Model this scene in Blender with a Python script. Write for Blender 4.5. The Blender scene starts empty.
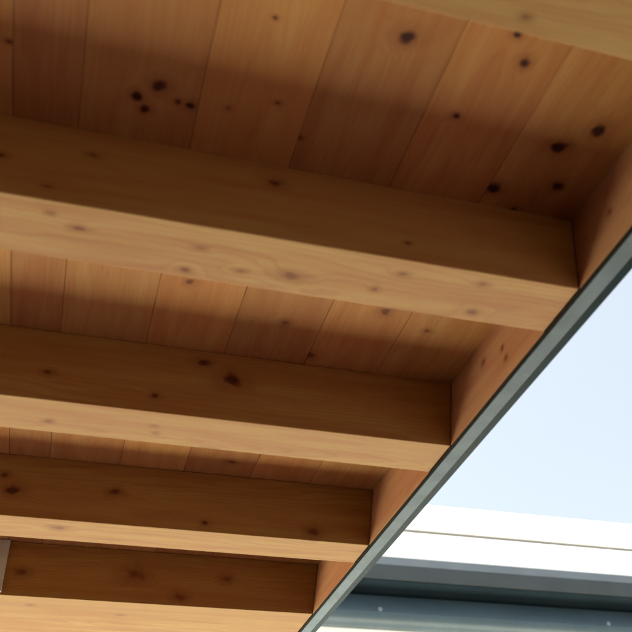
import bpy, bmesh, math, random
from mathutils import Vector, Matrix
random.seed(7)

# ------------------------------------------------------------------ camera
sc = bpy.context.scene
EYE = 1.55
cam = bpy.data.cameras.new('camera')
cam.sensor_width = 36.0
cam.lens = 861.72 / 632 * 36.0
cam.clip_start = 0.02
cam.clip_end = 3000
co = bpy.data.objects.new('camera', cam)
sc.collection.objects.link(co)
R = Vector((0.96118481, -0.27384797, -0.03363122))
D = Vector((0.14102288, 0.59239323, -0.79321045))
F = Vector((0.23714197, 0.75767906, 0.6080182))
m = Matrix((R, -D, -F)).transposed().to_4x4()
m.translation = (0, 0, EYE)
co.matrix_world = m
cam.dof.use_dof = True
cam.dof.focus_distance = 3.2
cam.dof.aperture_fstop = 4.0
sc.camera = co

# ------------------------------------------------------------------ light
SUN_EL = math.radians(62)
SUN_AZ = math.radians(-94)      # measured from +y towards +x
w = bpy.data.worlds.new('World')
sc.world = w
w.use_nodes = True
nt = w.node_tree
sky = nt.nodes.new('ShaderNodeTexSky')
sky.sky_type = 'NISHITA'
sky.sun_disc = False
sky.sun_elevation = SUN_EL
sky.sun_rotation = SUN_AZ
sky.air_density = 1.0
sky.dust_density = 8.0
sky.ozone_density = 0.0
bg = nt.nodes['Background']
bg.inputs['Strength'].default_value = 0.05
hs = nt.nodes.new('ShaderNodeHueSaturation')      # thin milky haze over the whole sky
hs.inputs['Saturation'].default_value = 0.50
hs.inputs['Hue'].default_value = 0.475
nt.links.new(sky.outputs[0], hs.inputs['Color'])
nt.links.new(hs.outputs[0], bg.inputs[0])
sun = bpy.data.lights.new('sun', 'SUN')
sun.energy = 5.0
sun.angle = math.radians(0.5)
sun.color = (1.0, 0.975, 0.93)
so = bpy.data.objects.new('sun', sun)
sc.collection.objects.link(so)
sd = Vector((math.sin(SUN_AZ) * math.cos(SUN_EL), math.cos(SUN_AZ) * math.cos(SUN_EL), math.sin(SUN_EL)))
so.rotation_euler = sd.to_track_quat('Z', 'Y').to_euler()
sc.view_settings.view_transform = 'Standard'
sc.view_settings.look = 'None'
sc.view_settings.gamma = 1.0
sc.view_settings.use_curve_mapping = False
sc.view_settings.exposure = 2.95
try:
    sc.cycles.max_bounces = 12
    sc.cycles.diffuse_bounces = 8
except Exception:
    pass

# ------------------------------------------------------------------ helpers
def link(o, parent=None):
    sc.collection.objects.link(o)
    if parent: o.parent = parent
    return o

def thing(name, loc, label, cat, group=None):
    o = bpy.data.objects.new(name, None)
    o.location = loc
    o['label'] = label
    o['category'] = cat
    o['kind'] = 'thing'
    if group: o['group'] = group
    return link(o)

def base_of(o):
    v = Vector(o.location)
    while o.parent:
        o = o.parent
        v += Vector(o.location)
    return v

def mesh_obj(name, verts, faces, mat, parent=None, origin=None, bevel=0, segs=2, smooth=False, label=None):
    """verts are in world metres; the object's origin is put at its own centre"""
    c = Vector(origin) if origin else sum((Vector(v) for v in verts), Vector()) / len(verts)
    me = bpy.data.meshes.new(name)
    me.from_pydata([tuple(Vector(v) - c) for v in verts], [], faces)
    me.validate()
    bm = bmesh.new(); bm.from_mesh(me)
    bmesh.ops.recalc_face_normals(bm, faces=bm.faces)
    bm.to_mesh(me); bm.free()
    me.materials.append(mat)
    if smooth:
        for f in me.polygons: f.use_smooth = True
    o = bpy.data.objects.new(name, me)
    link(o, parent)
    o.location = c - (base_of(parent) if parent else Vector())
    if bevel:
        b = o.modifiers.new('bevel', 'BEVEL')
        b.width = bevel; b.segments = segs; b.limit_method = 'ANGLE'
    if label: o['label'] = label
    return o

BOXF = [(0, 1, 3, 2), (4, 6, 7, 5), (0, 4, 5, 1), (2, 3, 7, 6), (0, 2, 6, 4), (1, 5, 7, 3)]
def boxv(x0, x1, y0, y1, z0, z1):
    return [(x, y, z) for x in (x0, x1) for y in (y0, y1) for z in (z0, z1)]

def box(name, x0, x1, y0, y1, z0, z1, mat, parent=None, bevel=0, label=None):
    return mesh_obj(name, boxv(x0, x1, y0, y1, z0, z1), BOXF, mat, parent,
                    ((x0 + x1) / 2, (y0 + y1) / 2, (z0 + z1) / 2), bevel, label=label)

def extrude(name, prof, a0, a1, axis, mat, parent=None, bevel=0, n=1, label=None, smooth=False):
    """closed profile extruded along x (profile y,z) or y (profile x,z)"""
    vs, fs = [], []
    k = len(prof)
    for i in range(n + 1):
        a = a0 + (a1 - a0) * i / n
        for p, q in prof:
            vs.append((a, p, q) if axis == 'X' else (p, a, q))
    for i in range(n):
        for j in range(k):
            j2 = (j + 1) % k
            fs.append((i * k + j, i * k + j2, (i + 1) * k + j2, (i + 1) * k + j))
    fs.append(tuple(range(k)))
    fs.append(tuple(range(n * k, n * k + k)))
    return mesh_obj(name, vs, fs, mat, parent, None, bevel, label=label, smooth=smooth)

# ------------------------------------------------------------------ materials
class N:
    def __init__(s, name):
        s.mat = bpy.data.materials.new(name)
        s.mat.use_nodes = True
        s.t = s.mat.node_tree
        s.b = s.t.nodes['Principled BSDF']
    def new(s, typ, **kw):
        n = s.t.nodes.new(typ)
        for k, v in kw.items(): setattr(n, k, v)
        return n
    def put(s, sock, v):
        if hasattr(v, 'is_output') or isinstance(v, bpy.types.NodeSocket): s.t.links.new(v, sock)
        else: sock.default_value = v
    def math(s, op, a, b=None, c=None, clamp=False):
        n = s.new('ShaderNodeMath', operation=op, use_clamp=clamp)
        for i, v in enumerate((a, b, c)):
            if v is not None: s.put(n.inputs[i], v)
        return n.outputs[0]
    def vmath(s, op, a, b=None):
        n = s.new('ShaderNodeVectorMath', operation=op)
        s.put(n.inputs[0], a)
        if b is not None: s.put(n.inputs[1], b)
        return n.outputs['Value'] if op in ('LENGTH', 'DISTANCE') else n.outputs[0]
    def noise(s, vec, scale, detail=3, rough=.5, dist=0):
        n = s.new('ShaderNodeTexNoise')
        s.put(n.inputs['Vector'], vec)
        n.inputs['Scale'].default_value = scale
        n.inputs['Detail'].default_value = detail
        n.inputs['Roughness'].default_value = rough
        n.inputs['Distortion'].default_value = dist
        return n.outputs['Fac']
    def mix(s, fac, a, b, blend='MIX'):
        n = s.new('ShaderNodeMix', data_type='RGBA', blend_type=blend)
        s.put(n.inputs[0], fac); s.put(n.inputs[6], a); s.put(n.inputs[7], b)
        return n.outputs[2]
    def range(s, v, a, b, c=0., d=1., smooth=True):
        n = s.new('ShaderNodeMapRange', interpolation_type='SMOOTHSTEP' if smooth else 'LINEAR')
        s.put(n.inputs[0], v)
        for i, q in enumerate((a, b, c, d)): n.inputs[i + 1].default_value = q
        return n.outputs[0]
    def bump(s, h, strength, dist=.002):
        n = s.new('ShaderNodeBump')
        n.inputs['Strength'].default_value = strength
        n.inputs['Distance'].default_value = dist
        s.put(n.inputs['Height'], h)
        s.t.links.new(n.outputs[0], s.b.inputs['Normal'])

def rgb(r, g, b): return (r, g, b, 1)

WOOD = .57
def wood(name, axis, center, knots=(), seed=0, tone=(1, 1, 1), minor=7.0):
    """Spruce: growth rings round a pith outside the piece, fibres, given knots and scattered pin knots."""
    rd = random.Random(seed)
    s = N(name)
    tc = s.new('ShaderNodeTexCoord').outputs['Object']
    al = 0 if axis == 'X' else 1
    # large warp along the length
    st = [1.0, 1.0, 1.0]; st[al] = .16
    offs = (rd.uniform(-20, 20), rd.uniform(-20, 20), rd.uniform(-20, 20))
    pv = s.vmath('ADD', tc, offs)
    pst = s.vmath('MULTIPLY', pv, tuple(st))
    warp = s.math('SUBTRACT', s.noise(pst, 9, 2, .5), .5)
    # knots given in world metres
    kmask = None; halo = None; push = None
    for (kx, ky, kz, kr) in knots:
        c = Vector((kx, ky, kz)) - Vector(center)
        jit = rd.uniform(.8, 1.25)
        sc3 = [1 / (kr * (.80 if axis == 'X' else 1.0))] * 3; sc3[al] = 1 / (kr * (1.25 if axis == 'X' else .9) * jit)
        dv = s.vmath('MULTIPLY', s.vmath('SUBTRACT', tc, tuple(c)), tuple(sc3))
        d = s.vmath('LENGTH', dv)
        d = s.math('ADD', d, s.math('MULTIPLY', s.math('SUBTRACT', s.noise(pv, 38, 3), .5), 1.5))
        core = s.range(d, .25, 1.25, 1., 0.)
        if axis == 'X': core = s.math('MULTIPLY', core, .8)
        elif kz < 2.89 or ky > 1.4: core = s.math('MULTIPLY', core, .6)
        if kz < 2.7: core = s.math('MULTIPLY', core, .62)
        core = s.math('MULTIPLY', core, rd.uniform(.72, 1.) if kr > .009 else rd.uniform(.45, .75))
        hl = s.range(d, .6, 2.8, 1., 0.)
        ps = s.math('MULTIPLY', s.range(d, .0, 4.5, 1., 0.), kr * .55)
        kmask = core if kmask is None else s.math('MAXIMUM', kmask, core)
        halo = hl if halo is None else s.math('MAXIMUM', halo, hl)
        push = ps if push is None else s.math('ADD', push, ps)
    # rings
    pith = [0, 0, 0]
    side = rd.choice((-1, 1))
    pith[1 - al] = rd.uniform(-.05, .05); pith[2] = -rd.uniform(.09, .18) * side
    q = s.vmath('SUBTRACT', tc, tuple(pith))
    flat = [1, 1, 1]; flat[al] = rd.uniform(.02, .05)
    r = s.vmath('LENGTH', s.vmath('MULTIPLY', q, tuple(flat)))
    r = s.math('ADD', r, s.math('MULTIPLY', warp, .035))
    if push is not None: r = s.math('ADD', r, push)
    ph = s.math('FRACT', s.math('MULTIPLY', r, rd.uniform(150, 210)))
    late = s.range(ph, .45, .92, 0., 1.)
    late = s.math('MULTIPLY', late, s.range(ph, .92, 1., 1., 0.))
    # fibres and broad streaks
    st2 = [1.0, 1.0, 1.0]; st2[al] = .03
    fib = s.noise(s.vmath('MULTIPLY', pv, tuple(st2)), 330, 3, .6)
    st3 = [1.0, 1.0, 1.0]; st3[al] = .09
    streak = s.noise(s.vmath('MULTIPLY', pv, tuple(st3)), 26, 4, .6)
    blotch = s.noise(pv, 3.2, 3, .55)
    t = [q * WOOD for q in tone]
    light = rgb(.56 * t[0], 0.330 * t[1], .125 * t[2])
    mid = rgb(.48 * t[0], .226 * t[1], .084 * t[2])
    dark = rgb(.37 * t[0], .130 * t[1], .056 * t[2])
    col = s.mix(s.range(streak, .3, .72), light, mid)
    col = s.mix(s.math('MULTIPLY', late, .32 if axis == 'X' else .20), col, dark)
    col = s.mix(s.math('MULTIPLY', s.range(fib, .45, .75), .30), col, dark)
    col = s.mix(s.math('MULTIPLY', s.range(blotch, .45, .7), .35), col, rgb(.48 * t[0], .226 * t[1], .084 * t[2]))
    # scattered pin knots
    vor = s.new('ShaderNodeTexVoronoi', feature='F1')
    st4 = [1., 1., 1.]; st4[al] = .6
    s.put(vor.inputs['Vector'], s.vmath('MULTIPLY', pv, tuple(st4)))
    vor.inputs['Scale'].default_value = minor
    pin = s.range(vor.outputs['Distance'], .008, .035, 1., 0.)
    sel = s.new('ShaderNodeSeparateColor'); s.put(sel.inputs[0], vor.outputs['Color'])
    pin = s.math('MULTIPLY', pin, s.math('GREATER_THAN', sel.outputs[0], .62))
    col = s.mix(s.math('MULTIPLY', pin, .6), col, rgb(.13, .055, .022))
    if kmask is not None:
        col = s.mix(s.math('MULTIPLY', halo, .55), col, rgb(.30 * t[0], .125 * t[1], .045 * t[2]))
        heart = s.mix(s.range(kmask, .45, .95), rgb(.13, .045, .018), rgb(.034, .012, .007))
        col = s.mix(s.range(kmask, .0, .55), col, heart)
    s.put(s.b.inputs['Base Color'], col)
    s.put(s.b.inputs['Roughness'], s.range(fib, .2, .8, .62, .5))
    s.b.inputs['Specular IOR Level'].default_value = .10
    s.bump(s.math('ADD', s.math('MULTIPLY', fib, .6), s.math('MULTIPLY', late, .4)), .25, .0012)
    return s.mat

def painted(name, col, rough=.4, metallic=0., var=.12, scale=6, dirt=None, spec=.4):
    s = N(name)
    tc = s.new('ShaderNodeTexCoord').outputs['Object']
    n1 = s.noise(tc, scale, 4, .6)
    n2 = s.noise(tc, scale * 14, 3, .6)
    c2 = tuple(c * (1 - var * 2) for c in col)
    cc = s.mix(s.range(n1, .35, .7), rgb(*col), rgb(*c2))
    if dirt:
        st = s.noise(s.vmath('MULTIPLY', tc, (5, 5, .5)), 4, 4, .6)
        cc = s.mix(s.math('MULTIPLY', s.range(st, .5, .75), .5), cc, rgb(*dirt))
    s.put(s.b.inputs['Base Color'], cc)
    s.put(s.b.inputs['Roughness'], s.range(n2, .3, .7, rough - .08, rough + .1))
    s.b.inputs['Metallic'].default_value = metallic
    s.b.inputs['Specular IOR Level'].default_value = spec
    s.bump(n2, .08, .001)
    return s.mat

def paving_mat():
    s = N('concrete_paving')
    tc = s.new('ShaderNodeTexCoord').outputs['Object']
    br = s.new('ShaderNodeTexBrick'); br.offset = 0.0
    s.put(br.inputs['Vector'], tc)
    br.inputs['Scale'].default_value = 1.0
    br.inputs['Brick Width'].default_value = .6
    br.inputs['Row Height'].default_value = .6
    br.inputs['Mortar Size'].default_value = .006
    br.inputs['Color1'].default_value = rgb(.54, .52, .43)
    br.inputs['Color2'].default_value = rgb(.48, .46, .38)
    br.inputs['Mortar'].default_value = rgb(.18, .17, .15)
    n = s.noise(tc, 3, 5, .6)
    c = s.mix(s.math('MULTIPLY', s.range(n, .4, .7), .3), br.outputs['Color'], rgb(.34, .34, .27))
    s.put(s.b.inputs['Base Color'], c)
    s.b.inputs['Roughness'].default_value = .85
    s.bump(s.noise(tc, 120, 3), .3, .002)
    return s.mat

def grass_mat():
    s = N('dry_ground')
    tc = s.new('ShaderNodeTexCoord').outputs['Object']
    c = s.mix(s.range(s.noise(tc, .8, 6, .65), .35, .65), rgb(.055, .050, .028), rgb(.085, .075, .045))
    c = s.mix(s.math('MULTIPLY', s.noise(tc, 60, 3), .5), c, rgb(.04, .04, .02))
    s.put(s.b.inputs['Base Color'], c)
    s.b.inputs['Roughness'].default_value = .9
    s.bump(s.noise(tc, 90, 4), .6, .02)
    return s.mat

def deck_mat():
    s = N('light_damping_dark_deck')
    tc = s.new('ShaderNodeTexCoord').outputs['Object']
    br = s.new('ShaderNodeTexBrick')
    s.put(br.inputs['Vector'], tc)
    br.inputs['Scale'].default_value = 1.0
    br.inputs['Brick Width'].default_value = 3.0
    br.inputs['Row Height'].default_value = .14
    br.inputs['Mortar Size'].default_value = .004
    br.inputs['Color1'].default_value = rgb(.055, .022, .024)
    br.inputs['Color2'].default_value = rgb(.044, .018, .020)
    br.inputs['Mortar'].default_value = rgb(.01, .01, .01)
    s.put(s.b.inputs['Base Color'], br.outputs['Color'])
    s.b.inputs['Roughness'].default_value = .7
    return s.mat

M_trim = painted('zinc_trim', (.105, .145, .165), .6, .0, .10, 9, spec=.12)
M_drip = painted('dark_drip_metal', (.010, .026, .032), .4, 0, .12, 9, spec=.05)
M_slot = painted('dark_membrane_and_slot_shade', (.022, .018, .012), .8, 0, .1, 6, spec=.02)
M_hanger = painted('grey_painted_wood', (.34, .37, .38), .6, 0, .12, 12)
M_clad = painted('white_cladding', (.84, .84, .82), .45, 0, .02, 1.2)
M_render = painted('white_render', (.82, .82, .80), .8, 0, .03, 1.2)
M_flash = painted('grey_flashing', (.034, .043, .049), .6, 0, .08, 2, spec=.15)
M_gutter = painted('blue_grey_gutter', (.040, .066, .082), .38, 0, .07, 2.5)
M_groove = painted('black_joint_and_lip_shade', (.010, .018, .024), .8, 0, .1, 2, spec=.05)
M_bolt = painted('pale_bolt', (.10, .13, .15), .6, .0, .05, 30)
M_wallw = painted('brown_light_block_wall', (.16, .085, .045), .7, 0, .15, 3)

# ------------------------------------------------------------------ the setting
g = mesh_obj('ground', [(-1500, -1500, -.004), (1500, -1500, -.004), (1500, 1500, -.004), (-1500, 1500, -.004)],
             [(0, 1, 2, 3)], grass_mat(), origin=(0, 0, -.004))
g['kind'] = 'structure'
dk = mesh_obj('light_damping_deck', [(-10, -6, 0), (6, -6, 0), (6, 3.8, 0), (-10, 3.8, 0)], [(0, 1, 2, 3)], deck_mat(), origin=(0, 0, 0))  # unseen dark floor added to cut bounce light on the near bays
dk['kind'] = 'structure'
t = mesh_obj('terrace', [(-18, 3.8, 0), (16, 3.8, 0), (16, 8.0, 0), (-18, 8.0, 0)], [(0, 1, 2, 3)], paving_mat(), origin=(0, 0, 0))
t['kind'] = 'structure'

# ------------------------------------------------------------------ the timber roof overhead
ZC = 2.9                      # underside of the boards
ZB = 2.6927                   # underside of the beams
XB = .9658                    # inner face of the blocking at beam bottom
TILT = .0315                  # the blocking leans out towards the top
Y0, PITCH, BW = .5033, .69878, .1587
XL, YN, YF = -2.6, -1.75, 3.80

roof = thing('timber_roof', (0, 1.0, 2.95),
             'open roof of knotty spruce beams and boards edged by a grey metal strip', 'roof')

KN = {
 'C': [(-0.232, 1.032, .0072), (0.003, 1.095, .0115), (0.042, 1.061, .0152), (0.105, 1.094, .0120), (0.080, 1.090, .008), (0.021, 1.123, .0097),
       (0.268, 1.045, .0078), (0.218, 0.864, .0053), (0.333, 1.119, .0081), (0.461, 0.841, .0200), (0.621, 0.988, .010),
       (0.653, 0.783, .0091), (0.694, 0.839, .0113), (0.859, 1.011, .0208), (0.916, 0.949, .0184), (0.911, 1.112, .0153),
       (0.779, 1.152, .0174), (0.851, 1.21, .0135), (0.177, 1.081, .0059), (0.191, 1.623, .0122), (0.832, 1.677, .0106),
       (0.695, 1.625, .0154), (0.457, 1.73, .013), (0.559, 1.855, .0164), (0.474, 2.505, .0164)],
 'B1': [(-0.228, 1.202, 2.786, 0.0093), (-0.063, 1.202, 2.831, 0.0078), (-0.134, 1.202, 2.727, 0.0056), (0.301, 1.202, 2.845, 0.0123), (0.581, 1.202, 2.74, 0.0062),
        (-0.07, 1.265, 2.693, 0.0095), (0.146, 1.338, 2.693, 0.0101), (0.164, 1.266, 2.693, 0.0079), (0.254, 1.315, 2.693, 0.0081), (0.359, 1.306, 2.693, 0.0164),
        (-0.122, 1.236, 2.693, 0.0056), (0.58, 1.246, 2.693, 0.0082), (0.541, 1.306, 2.693, 0.0084), (0.775, 1.331, 2.693, 0.011), (0.756, 1.237, 2.693, 0.0084)],
 'B2': [(-0.113, 1.901, 2.773, 0.01), (0.156, 1.901, 2.74, 0.0102), (0.274, 1.901, 2.86, 0.016), (0.351, 1.901, 2.82, 0.0266),
        (-0.097, 2.004, 2.693, 0.0102), (0.166, 1.971, 2.693, 0.0078), (0.174, 2.006, 2.693, 0.0079), (0.322, 2.067, 2.693, 0.0136)],
 'B3': [(-0.196, 2.6, 2.777, 0.0186), (0.116, 2.6, 2.802, 0.016), (0.772, 2.6, 2.723, 0.02), (0.41, 2.6, 2.722, 0.0097), (-0.225, 2.6, 2.825, 0.0125),
        (-0.042, 2.663, 2.693, 0.0157)],
 'B4': [(-0.156, 3.298, 2.782, 0.0186), (0.259, 3.298, 2.801, 0.0308), (0.437, 3.298, 2.727, 0.0193), (0.614, 3.298, 2.81, 0.0158),
        (0.227, 3.443, 2.693, 0.0117), (-0.111, 3.389, 2.693, 0.0113)],
 'B0': [(0.551, 0.634, 2.693, 0.0076)],
 'X1': [(0.985, 1.061, 2.789, 0.0083)],
 'X2': [(0.987, 1.684, 2.828, 0.0106), (0.975, 1.553, 2.753, 0.0099), (0.981, 1.571, 2.796, 0.0101)],
}

# ceiling boards: each runs in y, tongue and groove with a small chamfer
seams = [-.2250, -.1012, .1190, .3290, .5540, .7654, XB + TILT + .03]
x = -.2250
left = []
while x > XL + .25:
    x -= .215
    left.append(round(x, 4))
seams = [XL] + left[::-1] + seams
tones = [(1, 1, 1), (1.08, 1.06, .98), (.90, .87, .86), (1.02, .98, .9), (1.10, 1.10, 1.05), (.94, .90, .95)]
for i in range(len(seams) - 1):
    a, b = seams[i], seams[i + 1]
    cx, cy, cz = (a + b) / 2, (YN + YF) / 2, ZC + .011
    ks = [(kx, ky, ZC, kr) for kx, ky, kr in KN['C'] if a <= kx < b]
    mt = wood('spruce_board', 'Y', (cx, cy, cz), ks, 100 + i, tuple(q * f for q, f in zip(tones[i % 6], (1.22, 1.16, 1.06))))
    dz = random.uniform(0, .0012)
    g_ = .0004
    ch = random.choice((.0007, .0011, .0016, .0013))
    prof = [(a + g_, ZC + .022), (a + g_, ZC + ch + dz), (a + g_ + ch, ZC + dz), (b - g_ - ch, ZC + dz), (b - g_, ZC + ch + dz), (b - g_, ZC + .022)]
    o = extrude('ceiling_board', prof, YN, YF, 'Y', mt, roof)
    # put the origin where the wood material expects it
    d = Vector((cx, cy, cz)) - (Vector(o.location) + base_of(roof))
    for v in o.data.vertices: v.co -= d
    o.location = Vector(o.location) + d

# beams
def beam(k, bw, key, tone):
    y0 = Y0 + k * PITCH
    top = XB + TILT - .001
    c = ((XL + XB) / 2, y0 + bw / 2, (ZB + ZC) / 2)
    mt = wood('spruce_beam', 'X', c, KN.get(key, ()), 300 + k, tone)
    vs = []
    for y in (y0, y0 + bw):
        vs += [(XL, y, ZB), (XB, y, ZB), (top, y, ZC - .0008), (XL, y, ZC - .0008)]
    fs = [(0, 1, 2, 3), (7, 6, 5, 4), (0, 4, 5, 1), (1, 5, 6, 2), (2, 6, 7, 3), (3, 7, 4, 0)]
    return mesh_obj('beam', vs, fs, mt, roof, c, bevel=.0022)

beam(-2, BW, '', (1, 1, 1))
beam(-1, BW, '', (1, 1, 1))
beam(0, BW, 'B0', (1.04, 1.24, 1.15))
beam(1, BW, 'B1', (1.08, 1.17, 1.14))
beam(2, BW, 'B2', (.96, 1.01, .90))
beam(3, BW, 'B3', (.86, .90, .76))  # last two beams toned darker to counter the stronger bounce light there
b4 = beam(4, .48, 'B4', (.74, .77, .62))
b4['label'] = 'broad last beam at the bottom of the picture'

# blocking boards closing the bays at the metal edge
for k in range(-2, 4):
    ya = Y0 + k * PITCH + BW + .0008
    yb = Y0 + (k + 1) * PITCH - .0008
    th = .026
    c = (XB + .02, (ya + yb) / 2, (ZB + ZC) / 2)
    key = {0: 'X1', 1: 'X2'}.get(k, '')
    mt = wood('spruce_blocking', 'Y', c, KN.get(key, ()), 500 + k, (1.18, 1.10, 1.35))
    zb = ZB + .0012
    vs = []
    for y in (ya, yb):
        vs += [(XB, y, zb), (XB + th, y, zb), (XB + TILT + th, y, ZC - .0008), (XB + TILT, y, ZC - .0008)]
    fs = [(0, 1, 2, 3), (7, 6, 5, 4), (0, 4, 5, 1), (1, 5, 6, 2), (2, 6, 7, 3), (3, 7, 4, 0)]
    mesh_obj('blocking_board', vs, fs, mt, roof, c, bevel=.001)

# grey painted block in the last bay, at the left edge of the picture
box('blocking_panel', -.62, -.2165, 3.284, Y0 + 4 * PITCH - .001, ZB + .008, ZC - .002, M_hanger, roof, .002,
    label='pale grey painted block between the last two beams')

# roofing above the boards and the metal edge
box('roof_covering', XL, 1.012, YN, YF, ZC + .0235, ZC + .075, M_slot, roof)
prof = [(.9815, ZB - .004), (1.0175, ZB - .004), (1.0175, ZC + .085), (.9990, ZC + .085), (.9990, ZC + .081), (1.0145, ZC + .081), (1.0145, ZB - .0015), (.9840, ZB - .0015), (.9840, ZB + .012), (.9815, ZB + .012)]
# keep the web clear of the leaning blocking
prof = [(.9750, ZB - .0065), (1.0130, ZB - .0065), (1.0330, ZC + .085), (1.0040, ZC + .085), (1.0040, ZC + .081), (1.0300, ZC + .081), (1.0105, ZB - .0035), (.9840, ZB - .0035), (.9750, ZB - .0035)]
trim = extrude('metal_edge', prof, YN, YF + .004, 'Y', M_trim, roof, bevel=.0008, n=1)
prof = [(1.0145, ZB + .004), (1.0395, ZB - .001), (1.0410, ZB + .002), (1.0390, ZB + .030), (1.0350, ZB + .030), (1.0375, ZB + .006), (1.0165, ZB + .010)]
extrude('drip_strip', prof, YN, YF + .004, 'Y', M_drip, trim, label='dark outer lip of the metal edge')
# dark strip standing in for the shadow gap beside the metal edge
box('slot_shade_strip', .9675, .9965, YN, YF, ZB - .0028, ZB + .0004, M_slot, trim)

# unseen walls added to keep light off the bays (behind and left)
box('wall', XL - .02, 1.0, YN - .2, YN - .002, 0, ZC + .02, M_wallw, roof, label='brown wall added out of view to block light from behind')

box('wall', XL - .22, XL - .022, YN - .2, 1.6, 0, ZC + .02, M_wallw, roof, label='brown wall added out of view to darken the near bays')

# ------------------------------------------------------------------ white building across the terrace
NB = thing('white_building', (4.0, 8.0, 0),
           'white clad building with a dark grey gutter band, beyond the metal roof edge', 'building')
NX0, NX1 = -18.0, 18.0
YB = 8.0
ZT, ZJ, ZW, ZG, ZL = 5.572, 5.270, 4.945, 4.690, 4.270
box('wall', NX0, NX1, YB + .20, YB + 6.0, 0, ZT - .03, M_render, NB)
# cladding panels above the gutter, with a joint between them
pl = 4.0
n = int((NX1 - NX0) / pl)
extrude('cladding_panel', [(YB + .198, ZT - .002), (YB + .012, ZT - .002), (YB, ZT - .015), (YB, ZJ + .026), (YB + .004, ZJ + .022), (YB + .198, ZJ + .022)], NX0, NX1, 'X', M_clad, NB, label='upper white panel above the thin joint')
extrude('cladding_panel', [(YB + .198, ZJ - .022), (YB + .004, ZJ - .022), (YB, ZJ - .026), (YB, ZW), (YB + .198, ZW)], NX0, NX1, 'X', M_clad, NB, label='lower white panel between joint and grey flashing')
box('joint_strip', NX0, NX1, YB + .10, YB + .198, ZJ - .0215, ZJ + .0215, M_groove, NB)
box('roof_cap', NX0, NX1, YB + .004, YB + 6.1, ZT, ZT + .012, M_clad, NB, .004)
# grey flashing leaning out towards its foot, its underside lined dark as painted shade, rounded gutter below
extrude('flashing', [(YB + .198, ZW - .002), (YB - .045, ZW - .002), (YB - .075, ZW - .10), (YB - .075, ZG + .012), (YB - .068, ZG), (YB + .198, ZG)], NX0, NX1, 'X', M_flash, NB, bevel=.004)
extrude('lip_shade_lining', [(YB - .070, ZG - .003), (YB + .198, ZG - .003), (YB + .198, ZG - .100), (YB + .15, ZG - .100), (YB + .15, ZG - .012), (YB - .070, ZG - .012)], NX0, NX1, 'X', M_groove, NB)  # black lining painted in for the shade under the flashing lip
gp = [(YB + .198, ZG - .101), (YB + .118, ZG - .101), (YB + .085, ZG - .16), (YB + .045, ZG - .24), (YB + .015, ZG - .30)]
for i in range(1, 11):
    a = math.radians(90 * i / 10)
    gp.append((YB + .015 + .10 * (1 - math.cos(a)) - .008 * math.sin(2 * a), ZG - .30 - (ZG - .30 - ZL) * math.sin(a)))
gp.append((YB + .198, ZL))
gut = extrude('gutter', gp, NX0, NX1, 'X', M_gutter, NB, bevel=.003)
def bolt(x, z, y):
    vs, fs = [], []
    nseg = 12; r = .022
    for j, (yy, rr) in enumerate(((y, r), (y - .012, r), (y - .018, r * .7))):
        for i in range(nseg):
            a = 2 * math.pi * i / nseg
            vs.append((x + rr * math.cos(a), yy, z + rr * math.sin(a)))
    for j in range(2):
        for i in range(nseg):
            i2 = (i + 1) % nseg
            fs.append((j * nseg + i, j * nseg + i2, (j + 1) * nseg + i2, (j + 1) * nseg + i))
    fs.append(tuple(range(2 * nseg, 3 * nseg)))
    fs.append(tuple(range(nseg)))
    mesh_obj('bolt', vs, fs, M_bolt, gut)
for bx in (3.05, 5.62):
    bolt(bx, ZG - .27, YB + .030)
